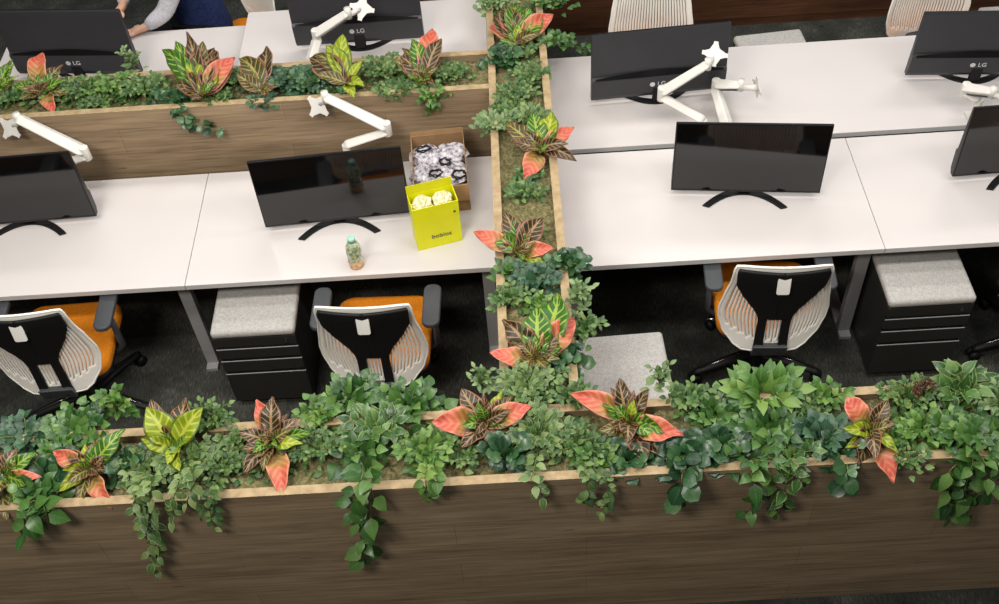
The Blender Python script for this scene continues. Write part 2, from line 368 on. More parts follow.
# ------------------------------------------------------------------ task chair (faces +Y, back at -Y)
def smooth_interp(tab, s):
    for i in range(len(tab)-1):
        a, b = tab[i], tab[i+1]
        if s <= b[0]:
            t = (s-a[0])/(b[0]-a[0]); t = t*t*(3-2*t)*.4+t*.6; return a[1]+(b[1]-a[1])*t
    return tab[-1][1]
HWT = [(0, .125), (.05, .165), (.18, .215), (.32, .237), (.42, .24), (.6, .226), (.8, .208), (.95, .205), (1, .198)]
def back_pt(s, x, off=0):
    z = .415+.56*s
    y = -.235+.035*math.sin(PI*min(1, s*1.1))*.6
    y += (1.05-.6*s)*x*x - off
    z += -.03*(x/.2)**2*(s if s > .8 else 0)*0
    return Vector((x, y, z))
def make_chair():
    o = empty('task_chair', (0, 0, 0))
    # white slotted shell
    b = MB(); NS = 29; NR = 44; idx = {}
    xs = []
    for i in range(NS): xs += [i*1.0, i+.77]
    tot = float(NS)-.23
    ncol = len(xs)
    vs = []
    for r in range(NR+1):
        s = r/NR; hw = smooth_interp(HWT, s)
        for c in range(ncol):
            x = (xs[c]/tot*2-1)*hw; vs.append(back_pt(s, x))
    fs = []; rnd = random.Random(3)
    lo = {}; hi = {}
    for c in range(ncol-1):
        if c % 2 == 1:
            q = abs((c/(ncol-1))*2-1); lo[c] = .10+.16*q*q+(.03 if (c//2) % 2 else 0); hi[c] = .93-(.02 if (c//2) % 2 else 0)
    for r in range(NR):
        s = (r+.5)/NR
        for c in range(ncol-1):
            if c % 2 == 1 and 2 < c < ncol-4 and lo[c] < s < hi[c]: continue
            a = r*ncol+c; fs.append((a, a+1, a+ncol+1, a+ncol))
    b.add(vs, fs); sh = b.build('back_shell', M['shell'], o, True)
    so = sh.modifiers.new('solid', 'SOLIDIFY'); so.thickness = .006; so.offset = 0
    # light rolled border
    rim = MB(); pts = []
    for r in range(NR+1): s = r/NR; pts.append(back_pt(s, -smooth_interp(HWT, s)))
    for k in range(1, 12): pts.append(back_pt(1, (-1+2*k/12)*HWT[-1][1])+Vector((0, 0, .004)))
    for r in range(NR, -1, -1): s = r/NR; pts.append(back_pt(s, smooth_interp(HWT, s)))
    for k in range(1, 12): pts.append(back_pt(0, (1-2*k/12)*HWT[0][1]))
    pts.append(pts[0]); rim.tube(pts, .006, 8, False); rim.build('shell_border', M['shell'], o, True)
    # black Y-shaped support: broad top narrowing to two bars
    OUT = [(0, .076), (.36, .072), (.42, .076), (.5, .095), (.58, .125), (.68, .16), (.8, .19), (.95, .196), (.985, .19)]
    g = MB(); R_ = 50; C_ = 12; vs = []; fs = []
    for r in range(R_+1):
        s = .985*r/R_
        ow = smooth_interp(OUT, s); iw = .034 if s < .40 else 0
        for side in (-1, 1):
            for c in range(C_+1):
                t = c/C_; x = side*(iw+(ow-iw)*t); vs.append(back_pt(s, x, .013+(.010*(1-t) if s > .4 else 0)))
    for r in range(R_):
        for k in range(2):
            for c in range(C_):
                a = (r*2+k)*(C_+1)+c; bb = a+2*(C_+1); q = (a, a+1, bb+1, bb); fs.append(q if k else q[::-1])
    g.add(vs, fs); sp = g.build('back_support', M['black'], o, True); so = sp.modifiers.new('solid', 'SOLIDIFY'); so.thickness = .012; so.offset = 0
    # label tag
    t = MB(); T = Matrix.Translation(back_pt(.865, 0, .034)) @ Matrix.Rotation(math.radians(-10), 4, 'X')
    T = T @ Matrix.Rotation(PI/2, 4, 'X')
    t.prism(rounded_rect(.056, .095, .01), -.004, .004, 0, T); t.build('pull_tag', M['tag'], o, False, .002)
    # bracket from back to seat
    k = MB(); k.add([(-.08, -.262, .47), (.08, -.262, .47), (.08, -.245, .39), (-.08, -.245, .39), (-.065, -.235, .47), (.065, -.235, .47), (.06, -.05, .385), (-.06, -.05, .385), ],
          [(0, 1, 5, 4), (3, 7, 6, 2), (0, 3, 2, 1), (4, 5, 6, 7), (0, 4, 7, 3), (1, 2, 6, 5)])
    k.box(-.065, .065, -.10, .12, .35, .40); k.build('tilt_mechanism', M['dgrey'], o, False, .006)
    # lever
    l = MB(); l.tube([(0, .02, .37), (-.24, .0, .365)], .006, 8); l.tube([(-.19, 0, .366), (-.26, -.002, .365)], .011, 8); l.build('lever', M['chrome'], o, True)
    # seat
    st = MB(); st.prism(rounded_rect(.45, .44, .07, 6, 0, .05), .405, .425); st.build('seat_pan', M['black'], o, False, .005)
    st = MB(); st.prism(rounded_rect(.46, .45, .08, 6, 0, .05), .426, .485); st.build('seat', M['orange_fabric'], o, True, .02, 4)
    for sx in (-1, 1):
        a = MB(); a.tube([(sx*.17, .02, .40), (sx*.23, .02, .40), (sx*.258, .02, .43), (sx*.263, .02, .66)], [.022, .024, .024, .02], 10, True, 0, .6)
        ar = a.build('armrest_post', M['dgrey'], o, True)
        p = MB(); p.prism(rounded_rect(.082, .25, .035, 6, sx*.255, .03), .662, .69); p.build('armrest_pad', M['dgrey'], o, True, .008, 3)
    gl = MB(); gl.lathe([(.045, .09), (.045, .12), (.028, .13), (.028, .25), (.018, .26), (.018, .36)], 20); gl.build('gas_lift', M['black'], o, True)
    for i in range(5):
        an = math.radians(90+72*i+36); d = Vector((math.cos(an), math.sin(an), 0))
        lg = MB(); lg.tube([d*.02+Vector((0, 0, .105)), d*.16+Vector((0, 0, .098)), d*.30+Vector((0, 0, .075)), d*.325+Vector((0, 0, .068))], [.034, .027, .021, .014], 10, True, 0, .7)
        lo_ = lg.build('base_leg', M['black'], o, True)
        hl = MB(); hl.tube([d*.08+Vector((0, 0, .1245)), d*.16+Vector((0, 0, .1165)), d*.29+Vector((0, 0, .091))], [.005, .004, .003], 6); hl.build('highlight_strip', M['chrome'], lo_, True)  # bright strip modelled in place of the highlight along the leg top
        c = MB(); pr = Vector((-d.y, d.x, 0)); q = d*.31
        for s_ in (-1, 1): c.tube([q+pr*s_*.008+Vector((0, 0, .028)), q+pr*s_*.026+Vector((0, 0, .028))], .028, 14)
        c.tube([q+Vector((0, 0, .03)), q+Vector((0, 0, .075))], .009, 8); c.build('caster', M['black'], lo_, True)
    return o
ch = make_chair(); G = 'orange-seated task chairs with white slotted backs'
place(ch, (1.105, .08, 0), -.07, 'black and white task chair with orange seat in front of the single centred right desk', 'chair', G)
place(copy_tree(ch), (-.70, -.005, 0), -.04, 'black and white task chair with orange seat at the desk with the yellow box', 'chair', G)
place(copy_tree(ch), (-2.22, .07, 0), .03, 'black and white task chair with orange seat cut by the left edge', 'chair', G)
place(copy_tree(ch), (2.50, .10, 0), -.16, 'black and white task chair with orange seat just showing at the right edge', 'chair', G)
place(copy_tree(ch), (.80, 1.90, 0), PI-.02, 'task chair with pale ribbed back beyond the far right desk, behind the tilted monitor', 'chair', G)
place(copy_tree(ch), (2.42, 1.90, 0), PI+.10, 'task chair with pale ribbed back beyond the far desk, near the top right monitor', 'chair', G)
for o_ in [o_ for o_ in bpy.data.objects if o_.parent and o_.parent.get('label', '').startswith('task chair with pale ribbed') and o_.name.startswith('armrest')]: bpy.data.objects.remove(o_)
place(copy_tree(ch), (-1.68, 2.44, 0), PI*.70, 'task chair with orange seat in which the person sits', 'chair', G)

# ------------------------------------------------------------------ monitors (screen faces -Y locally)
def make_monitor(tilt):
    o = empty('computer_monitor', (0, 0, 0)); W, H, Z0 = .70, .405, .042
    R_ = Matrix.Translation((0, 0, Z0)) @ Matrix.Rotation(-tilt, 4, 'X')
    def bx(nm, a, mt, par=o, bev=0):
        b = MB(); b.box(*a, 0, R_); return b.build(nm, mt, par, False, bev)
    bz = bx('bezel', (-W/2, W/2, 0, .012, 0, H), M['bezel'], o, .002)
    bx('screen', (-W/2+.006, W/2-.006, -.0012, .0, .014, H-.006), M['screen'])
    # back shell: upper thin panel, groove, thicker lower bulge
    b = MB()
    prof = [(0.0, .012), (.0, .030), (.03, .044), (.135, .047), (.15, .034), (H-.01, .016), (H, .012)]
    vs = [R_ @ Vector((sx*(W/2), y, z)) for sx in (-1, 1) for z, y in prof]; n = len(prof)
    b.add(vs, [tuple(range(n)), tuple(range(2*n-1, n-1, -1))]+[(i, n+i, n+i+1, i+1) for i in range(n-1)]); b.build('back_cover', M['mback'], o, False, .003)
    gz = MB(); prof = []
    for i in range(21):
        x = -W/2+.02+(W-.04)*i/20; k = 1-abs(2*i/20-1)**1.5; prof.append((x, .142-.002*k, .150+.022*k))
    vs = [R_ @ Vector((x, .0485-(0 if z < .148 else (z-.140)*.45), z)) for x, z, _ in prof]+[R_ @ Vector((x, .0485-(z2-.138)*.38, z2)) for x, _, z2 in prof]
    m_ = len(prof); gz.add(vs, [(i, i+1, m_+i+1, m_+i) for i in range(m_-1)]); gr = gz.build('cover_groove', M['mback_dark'], o); so = gr.modifiers.new('s', 'SOLIDIFY'); so.thickness = .003
    T = R_ @ Matrix.Translation((0, .0475, .085)) @ Matrix.Rotation(PI, 4, 'Z') @ Matrix.Rotation(PI/2, 4, 'X')
    text_mesh('brand_mark', 'LG', .036, T @ Matrix.Translation((.014, 0, 0)), M['badge'], o)
    d = MB(); d.prism([(.0135*math.cos(2*PI*i/20), .0135*math.sin(2*PI*i/20)) for i in range(20)], -.0005, .001, 0, T @ Matrix.Translation((-.034, 0, 0))); d.build('brand_disc', M['badge'], o)
    nk = MB(); nk.box(-.03, .03, .030, .052, .008, .10); nk.build('neck', M['black'], o, False, .006)
    # crescent foot, apex under the neck, tips towards the viewer of the screen
    a = MB(); poly = []
    for i in range(25):
        t = -1+2*i/24; poly.append((t*.2, .062-.125*t*t))
    for i in range(24, -1, -1):
        t = -1+2*i/24; poly.append((t*.168, .020-.094*t*t))
    nn = 25; vs = [(x, y, 0) for x, y in poly]+[(x, y, .010) for x, y in poly]; N2 = len(poly)
    fs = [(i, N2-1-i, N2-2-i, i+1) for i in range(nn-1)]; fs += [(N2+i, N2+i+1, 2*N2-2-i, 2*N2-1-i) for i in range(nn-1)]
    fs += [(i, (i+1) % N2, N2+(i+1) % N2, N2+i) for i in range(N2)]
    a.add(vs, fs); a.build('crescent_foot', M['black'], o, False, .003)
    return o
mt = make_monitor(.03); G = 'wide black monitors on crescent stands'
Z = .7305
place(mt, (-.89, .51, Z), .06, 'black monitor beside the yellow box, seen from its screen side', 'monitor', G)
place(copy_tree(mt), (1.062, .535, Z), -.118, 'black monitor standing alone on the desk right of the narrow planter', 'monitor', G)
place(copy_tree(mt), (-2.44, .63, Z), .03, 'black monitor at the left edge above the leftmost chair, screen side visible', 'monitor', G)
place(copy_tree(mt), (2.40, .56, Z), .03, 'black monitor cut by the right edge, screen side visible', 'monitor', G)
mt2 = make_monitor(.03); mt3 = make_monitor(.12)
place(mt2, (.738, 1.33, .7365), PI+.054, 'grey-backed monitor on the far right desk next to the narrow planter, seen from behind', 'monitor', G)
place(mt3, (2.39, 1.33, .7365), PI-.09, 'grey-backed monitor in the top right corner, seen from behind', 'monitor', G)
place(copy_tree(mt2), (-2.39, 1.76, .7895), PI-.10, 'black-backed monitor in the top left corner, left of the person', 'monitor', G)
place(copy_tree(mt2), (-.83, 1.79, .8575), PI, 'grey-backed monitor on the raised far left desk, seen from behind', 'monitor', G)

# ------------------------------------------------------------------ white monitor arms
def xplate(T, par):
    p = MB(); pts = []
    for k in range(4):
        a = PI/4+k*PI/2
        for da, r in ((-.62, .036), (-.22, .054), (-.17, .066), (.17, .066), (.22, .054)):
            pts.append((r*math.cos(a+da), r*math.sin(a+da)))
    p.prism(pts, -.002, .002, 0, T); return p.build('mounting_plate', M['white_plastic'], par, False, .001)
def arm(post, ptop, elbow, tip, plate, nrm, label, grp, spin=0):
    o = empty('monitor_arm', post, 0, label, 'monitor arm', grp); L = lambda p: Vector(p)-Vector(post)
    c = MB(); c.box(-.035, .035, -.03, .045, 0, .018); c.tube([(0, 0, .0), L(ptop)], .019, 16); c.build('clamp_post', M['white_plastic'], o, False, .002)
    def link(nm, a, b_, r0, r1, fl=.75):
        m_ = MB(); a, b_ = L(a), L(b_); d = (b_-a).normalized(); m_.tube([a-d*.004, a+d*.012, a+d*.03, b_-d*.03, b_-d*.012, b_+d*.004], [r0*.75, r0, r0, r1, r1, r1*.75], 4, True, 0, fl)
        return m_.build(nm, M['white_plastic'], o, False, .008, 3)
    link('lower_link', ptop, Vector(elbow)-Vector((0, 0, .03)), .036, .033)
    j = MB(); e = L(elbow); j.tube([e-Vector((0, 0, .05)), e+Vector((0, 0, .028))], .023, 16); j.build('elbow_joint', M['white_plastic'], o, True, .003)
    link('upper_link', elbow, tip, .042, .036)
    u = MB(); a, b_ = L(elbow), L(tip); dn = Vector((0, 0, -.028)); u.tube([a.lerp(b_, .12)+dn, a.lerp(b_, .9)+dn*.9], .011, 6); u.build('link_underside', M['dgrey'], o)
    t = L(tip); pl = L(plate); n_ = Vector(nrm).normalized()
    h = MB(); h.tube([t+Vector((0, 0, .03)), t-Vector((0, 0, .03))], .018, 14); h.tube([t-Vector((0, 0, .012)), pl-n_*.02, pl], [.014, .016, .02], 12); h.build('tilt_head', M['white_plastic'], o, True)
    T = Matrix.Translation(pl) @ n_.to_track_quat('Z', 'Y').to_matrix().to_4x4() @ Matrix.Rotation(spin, 4, 'Z')
    xplate(T, o); return o
G = 'white monitor arms without monitors'
# behind the two left monitors: lower link swings out to the right, upper link rises to the left
arm((-.86, .91, .7305), (-.86, .91, .90), (-.645, .93, .98), (-.925, .99, 1.14), az(318, 106, 1.08), (-.25, -.8, .5), 'white monitor arm behind the monitor beside the yellow box', G, .2)
arm((-2.36, .91, .7305), (-2.33, .88, .90), (-2.14, .90, .97), (-2.44, 1.0, 1.12), az(10, 128, 1.06), (-.25, -.8, .5), 'white monitor arm in front of the planter at the left edge', G, .2)
# on the raised far desk
arm((-1.06, 1.47, .8575), (-1.06, 1.47, 1.0), az(316, 34, 1.10), az(348, 13, 1.22), az(362, 8, 1.20), (.2, -.75, .6), 'white monitor arm crossing the back of the raised-desk monitor', G, .35)
# far right desk: elbow low left, gas spring rising to the right
arm((.93, 1.0, .7365), (.93, 1.0, .84), az(662, 92, .93), az(708, 64, 1.10), az(715, 54, 1.11), (.1, -.55, .8), 'white monitor arm slanting across the back of the far right monitor', G, .45)
arm((1.05, 1.0, .7365), (1.05, 1.0, .80), az(716, 84, .86), az(741, 85, .90), az(757, 87, .90), (1, .15, .1), 'short folded white monitor arm lying beyond the centred right monitor', G, .75)
arm((2.30, 1.0, .7365), (2.30, 1.0, .86), az(966, 88, .90), az(993, 92, .98), az(1010, 98, .98), (.6, -.5, .6), 'white monitor arm in front of the top right monitor, cut by the right edge', G, .3)
# ------------------------------------------------------------------ things on the left desk
def boxes():
    # open cardboard box
    A, B_, C_, D_ = (-.545, .62), (-.29, .66), (-.335, .94), (-.545, .92)
    o = empty('cardboard_box', (-.395, .755, .7305), .06, 'open brown cardboard box full of bagged cables behind the yellow box', 'box'); W, D, H = .262, .385, .17; t = .004
    b = MB(); b.box(-W/2, W/2, -D/2, D/2, 0, t); b.box(-W/2, W/2, -D/2, -D/2+t, t, H); b.box(-W/2, W/2, D/2-t, D/2, t, H); b.box(-W/2, -W/2+t, -D/2+t, D/2-t, t, H); b.box(W/2-t, W/2, -D/2+t, D/2-t, t, H)
    b.build('carton', M['card'], o)
    f = MB(); T = Matrix.Translation((0, D/2, H)) @ Matrix.Rotation(math.radians(-14), 4, 'X'); f.box(-W/2, W/2, 0, t, .0, .022, 0, T); f.build('back_flap', M['card'], o)
    f = MB(); T = Matrix.Translation((0, -D/2-.001, H)) @ Matrix.Rotation(math.radians(172), 4, 'X'); f.box(-W/2, W/2, 0, t, .0, .09, 0, T); f.build('front_flap', M['card'], o)
    return o
boxes()
m = N('clear_bag', .15, .8); f = m.noise(m.coord(), 45, 3, .6); m.col(m.ramp(f, [(.35, srgb(78, 70, 76)), (.46, srgb(158, 150, 156)), (.64, srgb(206, 204, 210))])); m.bump(f, 1, .01); M['bag'] = m.m
m = N('pale_bag', .3, .6); f = m.noise(m.coord(), 50, 3, .6); m.col(m.ramp(f, [(.35, srgb(190, 180, 110)), (.6, srgb(236, 230, 200))])); m.bump(f, 1, .01); M['bag2'] = m.m
def crumpled(name, c, r, mat, label, cat, grp, seed):
    rnd = random.Random(seed); bm = bmesh.new(); bmesh.ops.create_icosphere(bm, subdivisions=3, radius=1)
    for v in bm.verts:
        k = 1+rnd.uniform(-.16, .16); v.co = Vector((v.co.x*r[0]*k, v.co.y*r[1]*k, v.co.z*r[2]*k))
    me = bpy.data.meshes.new(name); bm.to_mesh(me); bm.free(); me.materials.append(mat)
    o = bpy.data.objects.new(name, me); o.location = c; o.rotation_euler = (0, 0, rnd.uniform(0, 3)); COL.objects.link(o); return tag(o, label, cat, grp)
bx = Matrix.Translation((-.395, .745, 0)) @ Matrix.Rotation(.06, 4, 'Z')
for i, (x, y, z, l) in enumerate([(-.055, .07, .835, 'clear plastic bag of parts in the back left of the cardboard box'), (.055, .065, .84, 'clear plastic bag of parts in the back right of the cardboard box'),
        (-.06, -.03, .835, 'clear plastic bag in the middle left of the cardboard box'), (.05, -.04, .84, 'clear plastic bag in the middle right of the cardboard box'), (0, -.10, .83, 'clear plastic bag at the front of the cardboard box')]):
    crumpled('plastic_bag', bx @ Vector((x*1.1, y*1.3, z+.02)), (.076, .082, .036), M['bag'], l, 'bag', 'plastic bags in the cardboard box', 20+i)
rnd = random.Random(8)
for i, (x, y, l) in enumerate([(-.07, .11, 'black cable coil at the back left of the cardboard box'), (.03, .0, 'black cable coil in the middle of the cardboard box'), (-.02, -.075, 'black cable coil near the front of the cardboard box'), (.09, -.1, 'black cable coil at the front right of the cardboard box')]):
    c = MB(); pts = []
    for k in range(40):
        a = k/39*2*PI*2.2; rr = .028+.004*math.sin(k*1.7); pts.append((rr*1.3*math.cos(a), rr*math.sin(a)*.8, .006*math.sin(k*.9)))
    c.tube(pts, .0035, 6); o = c.build('cable_coil', M['black'], None, True); o.location = bx @ Vector((x, y, .893)); o.rotation_euler = (.3*rnd.random(), .3, rnd.uniform(0, 3)); tag(o, l, 'cable', 'cables in the cardboard box')
# yellow box with open top
o = empty('yellow_box', (-.414, .396, .7305), .25, 'bright yellow open gift box with grey lettering on the desk', 'box'); W, D, H = .215, .115, .262; t = .003
b = MB(); b.box(-W/2, W/2, -D/2, D/2, 0, t); b.box(-W/2, W/2, -D/2, -D/2+t, t, H); b.box(-W/2, W/2, D/2-t, D/2, t, H); b.box(-W/2, -W/2+t, -D/2+t, D/2-t, t, H); b.box(W/2-t, W/2, -D/2+t, D/2-t, t, H); b.build('carton', M['yellow'], o)
f = MB(); T = Matrix.Translation((0, D/2, H)) @ Matrix.Rotation(math.radians(-5), 4, 'X'); f.box(-W/2, W/2, -t, 0, .001, .045, 0, T); f.build('raised_lid', M['yellow_in'], o)
text_mesh('lettering', 'bobios', .036, Matrix.Translation((.012, -D/2-.0012, .07)) @ Matrix.Rotation(PI/2, 4, 'X'), M['ink'], o)
k = MB(); k.tube([(W/2-.022, -D/2-.003, .20), (W/2-.022, -D/2, .20)], .006, 12); k.build('button', M['ink'], o)
YB = Matrix.Translation((-.414, .396, .7305)) @ Matrix.Rotation(.25, 4, 'Z')
for i, (x, l) in enumerate([(-.05, 'crumpled pale wrapping in the left of the yellow box'), (.045, 'crumpled pale wrapping in the right of the yellow box')]):
    crumpled('wrapping_paper', YB @ Vector((x, 0, .238)), (.046, .046, .032), M['bag2'], l, 'wrapping', 'wrapping paper in the yellow box', 40+i)
# drink bottle
m = N('bottle_plastic', .15, .6); v = m.coord(); sp = m.n('ShaderNodeSeparateXYZ'); m.l(v, sp.inputs[0]); nz = m.noise(v, 55, 2)
lb = m.ramp(nz, [(.4, srgb(196, 200, 190)), (.52, srgb(150, 168, 110)), (.62, srgb(120, 130, 110))])
c = m.mix(m.math('LESS_THAN', m.math('ADD', sp.outputs[2], m.math('MULTIPLY', nz, .02)), .058), lb, m.ramp(nz, [(.35, srgb(236, 206, 160)), (.65, srgb(206, 140, 76))]))
m.col(c); M['bottle'] = m.m
M['cap'] = plain('cap_plastic', srgb(150, 206, 186), .4)
o = empty('drink_bottle', (-.792, .245, .7305), 0, 'small patterned drink bottle with mint cap in front of the monitor', 'bottle')
b = MB(); b.lathe([(.026, 0), (.034, .006), (.036, .03), (.0345, .06), (.036, .09), (.034, .125), (.026, .148), (.016, .158), (.015, .166)], 28); b.build('body', M['bottle'], o, True)
b = MB(); b.lathe([(.018, .163), (.018, .182), (.015, .185)], 24); b.build('cap', M['cap'], o, True)

# ------------------------------------------------------------------ person
def skin_obj(name, chains, mat, parent, root=0, sub=2):
    vs = []; es = []; rs = []; key = {}
    for ch_ in chains:
        prev = None
        for (p, r) in ch_:
            kk = tuple(round(c, 4) for c in p)
            if kk not in key: key[kk] = len(vs); vs.append(p); rs.append(r)
            i = key[kk]
            if prev is not None and prev != i: es.append((prev, i))
            prev = i
    me = bpy.data.meshes.new(name); me.from_pydata(vs, es, []); me.materials.append(mat)
    ob = bpy.data.objects.new(name, me); COL.objects.link(ob); ob.parent = parent
    ob.modifiers.new('skin', 'SKIN').use_smooth_shade = True
    sv = me.skin_vertices[0].data
    for i, r in enumerate(rs): sv[i].radius = (r, r) if not isinstance(r, tuple) else r; sv[i].use_root = (i == root)
    s_ = ob.modifiers.new('sub', 'SUBSURF'); s_.levels = sub; s_.render_levels = sub
    return ob
def person():
    P0 = (-1.66, 2.58, .0)
    o = empty('person', P0, 0, 'seated person in grey long sleeves and navy vest at the top left desk', 'person')
    V = lambda x, y, z: (x-P0[0], y-P0[1], z)
    pel = V(-1.85, 2.49, .56); wai = V(-1.88, 2.47, .74); chs = V(-1.94, 2.42, .98); nck = V(-1.98, 2.39, 1.14); nk2 = V(-2.01, 2.37, 1.2); hd1 = V(-2.04, 2.35, 1.28); hd2 = V(-2.05, 2.34, 1.38)
    shL = V(-1.86, 2.25, 1.09); elL = V(-1.99, 2.19, .88); wrL = V(-2.10, 2.14, .83); hdL = V(-2.16, 2.12, .82)
    shR = V(-2.09, 2.55, 1.09); elR = V(-2.29, 2.51, .88); wrR = V(-2.27, 2.33, .85); hdR = V(-2.30, 2.27, .84)
    hpL = V(-1.87, 2.39, .54); knL = V(-2.10, 2.23, .55); anL = V(-2.13, 2.21, .12); hpR = V(-1.93, 2.55, .54); knR = V(-2.19, 2.43, .55); anR = V(-2.23, 2.38, .12)
    def hand(w_, h_, side):
        w_, h_ = Vector(w_), Vector(h_); d = (h_-w_).normalized(); s_ = d.cross(Vector((0, 0, 1))).normalized()
        out = []
        for k, ln in zip((-1.5, -.5, .5, 1.5), (.062, .074, .07, .054)):
            b0 = h_+s_*k*.017+d*.01
            out.append([(tuple(h_), .024), (tuple(b0+d*.018), .0095), (tuple(b0+d*(ln*.55+.015)+Vector((0, 0, .004))), .0085), (tuple(b0+d*(ln+.01)-Vector((0, 0, .012))), .007)])
        t0 = h_+s_*side*.03-d*.02
        out.append([(tuple(h_), .024), (tuple(t0+s_*side*.008), .011), (tuple(t0+s_*side*.02+d*.03-Vector((0, 0, .008))), .009)])
        return out
    body = [[(pel, (.10, .08)), (wai, (.10, .08)), (chs, (.12, .09)), (nck, .07), (nk2, .052), (hd1, (.075, .085)), (hd2, (.07, .085))],
            [(nck, .07), (shL, .058), (elL, .042), (wrL, .026), (hdL, .024)], [(nck, .07), (shR, .058), (elR, .042), (wrR, .026), (hdR, .024)],
            [(pel, (.10, .08)), (hpL, .07), (knL, .055), (anL, .038)], [(pel, (.10, .08)), (hpR, .07), (knR, .06), (anR, .038)]]
    skin_obj('body', body+hand(wrL, hdL, 1)+hand(wrR, hdR, -1), M['skin'], o)
    mid = lambda a, b_, t: tuple(a[i]+(b_[i]-a[i])*t for i in range(3))
    skin_obj('shirt', [[(chs, .14), (nck, .078)], [(nck, .078), (shL, .072), (mid(shL, elL, .5), .06), (elL, .055), (mid(elL, wrL, .5), .048), (mid(elL, wrL, 1.12), .034)],
                       [(nck, .078), (shR, .072), (elR, .055), (mid(elR, wrR, .5), .048), (mid(elR, wrR, .93), .036)]], M['shirt'], o)
    skin_obj('vest', [[((pel[0], pel[1], pel[2]-.05), (.15, .12)), (pel, (.165, .135)), (wai, (.16, .13)), (chs, (.18, .135)), (mid(chs, nck, .75), (.12, .10))], [(mid(chs, nck, .75), (.12, .1)), (mid(nck, shL, .6), .075)], [(mid(chs, nck, .75), (.12, .1)), (mid(nck, shR, .6), .075)]], M['vest'], o)
    skin_obj('trousers', [[(pel, .15), (hpL, .105), (knL, .075), (mid(knL, anL, .95), .055)], [(pel, .15), (hpR, .105), (knR, .075), (mid(knR, anR, .95), .055)]], M['trouser'], o)
    skin_obj('hair', [[(V(-2.02, 2.37, 1.36), .085), (V(-2.04, 2.35, 1.43), .088)]], M['hair'], o, 0, 2)
    for a in (anL, anR):
        skin_obj('shoe', [[(V(0, 0, 0) if 0 else (a[0]+.02, a[1]+.01, .05), .045), ((a[0]-.08, a[1]-.04, .042), .042), ((a[0]-.17, a[1]-.09, .035), .034)]], M['black'], o, 0, 1)
person()

# ------------------------------------------------------------------ plants
def leaf(mb, base, tip, width, up, shape='ovate', fold=.18, bend=.12, nu=6, nv=2, mi=0, wav=0, rnd=None, twist=0):
    base, tip = Vector(base), Vector(tip); d = tip-base; L = d.length
    if L < 1e-4: return
    d.normalize(); s_ = d.cross(up)
    if s_.length < 1e-3: s_ = d.cross(Vector((1, 0, .2)))
    s_.normalize(); n_ = s_.cross(d).normalized(); vs = []; uv = []
    for i in range(nu+1):
        t = i/nu
        if shape == 'heart': wd = (math.sin(PI*min(1, t*1.0)**.62)) * (1 if t > .12 else .75) if t < 1 else 0
        elif shape == 'round': wd = math.sqrt(max(0, 1-(2*t-1)**2))
        elif shape == 'lance': wd = math.sin(PI*t**.85)**.8
        elif shape == 'fan': wd = math.sin(PI*t**1.3)**.7
        else: wd = math.sin(PI*t**.78)**.85
        wd = max(wd, .04 if i in (0, nu) else 0)*width/2
        c = base+d*(L*t)+n_*(bend*L*4*t*(1-t)*.5)-Vector((0, 0, 1))*(bend*L*.5*t*t)
        if twist: c = c+s_*(twist*L*.12*math.sin(PI*t)); ca, sa = math.cos(twist*t), math.sin(twist*t); s2, n2 = s_*ca+n_*sa, n_*ca-s_*sa
        else: s2, n2 = s_, n_
        for j in range(nv+1):
            q = -1+2*j/nv
            w_ = wav*math.sin(t*15+q*1.4)*width*.1
            vs.append(c+s2*(q*wd)+n2*(abs(q)*wd*fold+w_*abs(q))); uv.append((t, (q+1)/2))
    fs = [(i*(nv+1)+j, (i+1)*(nv+1)+j, (i+1)*(nv+1)+j+1, i*(nv+1)+j+1) for i in range(nu) for j in range(nv)]
    mb.add(vs, fs, uv, mi)
VIEW = (-FW)
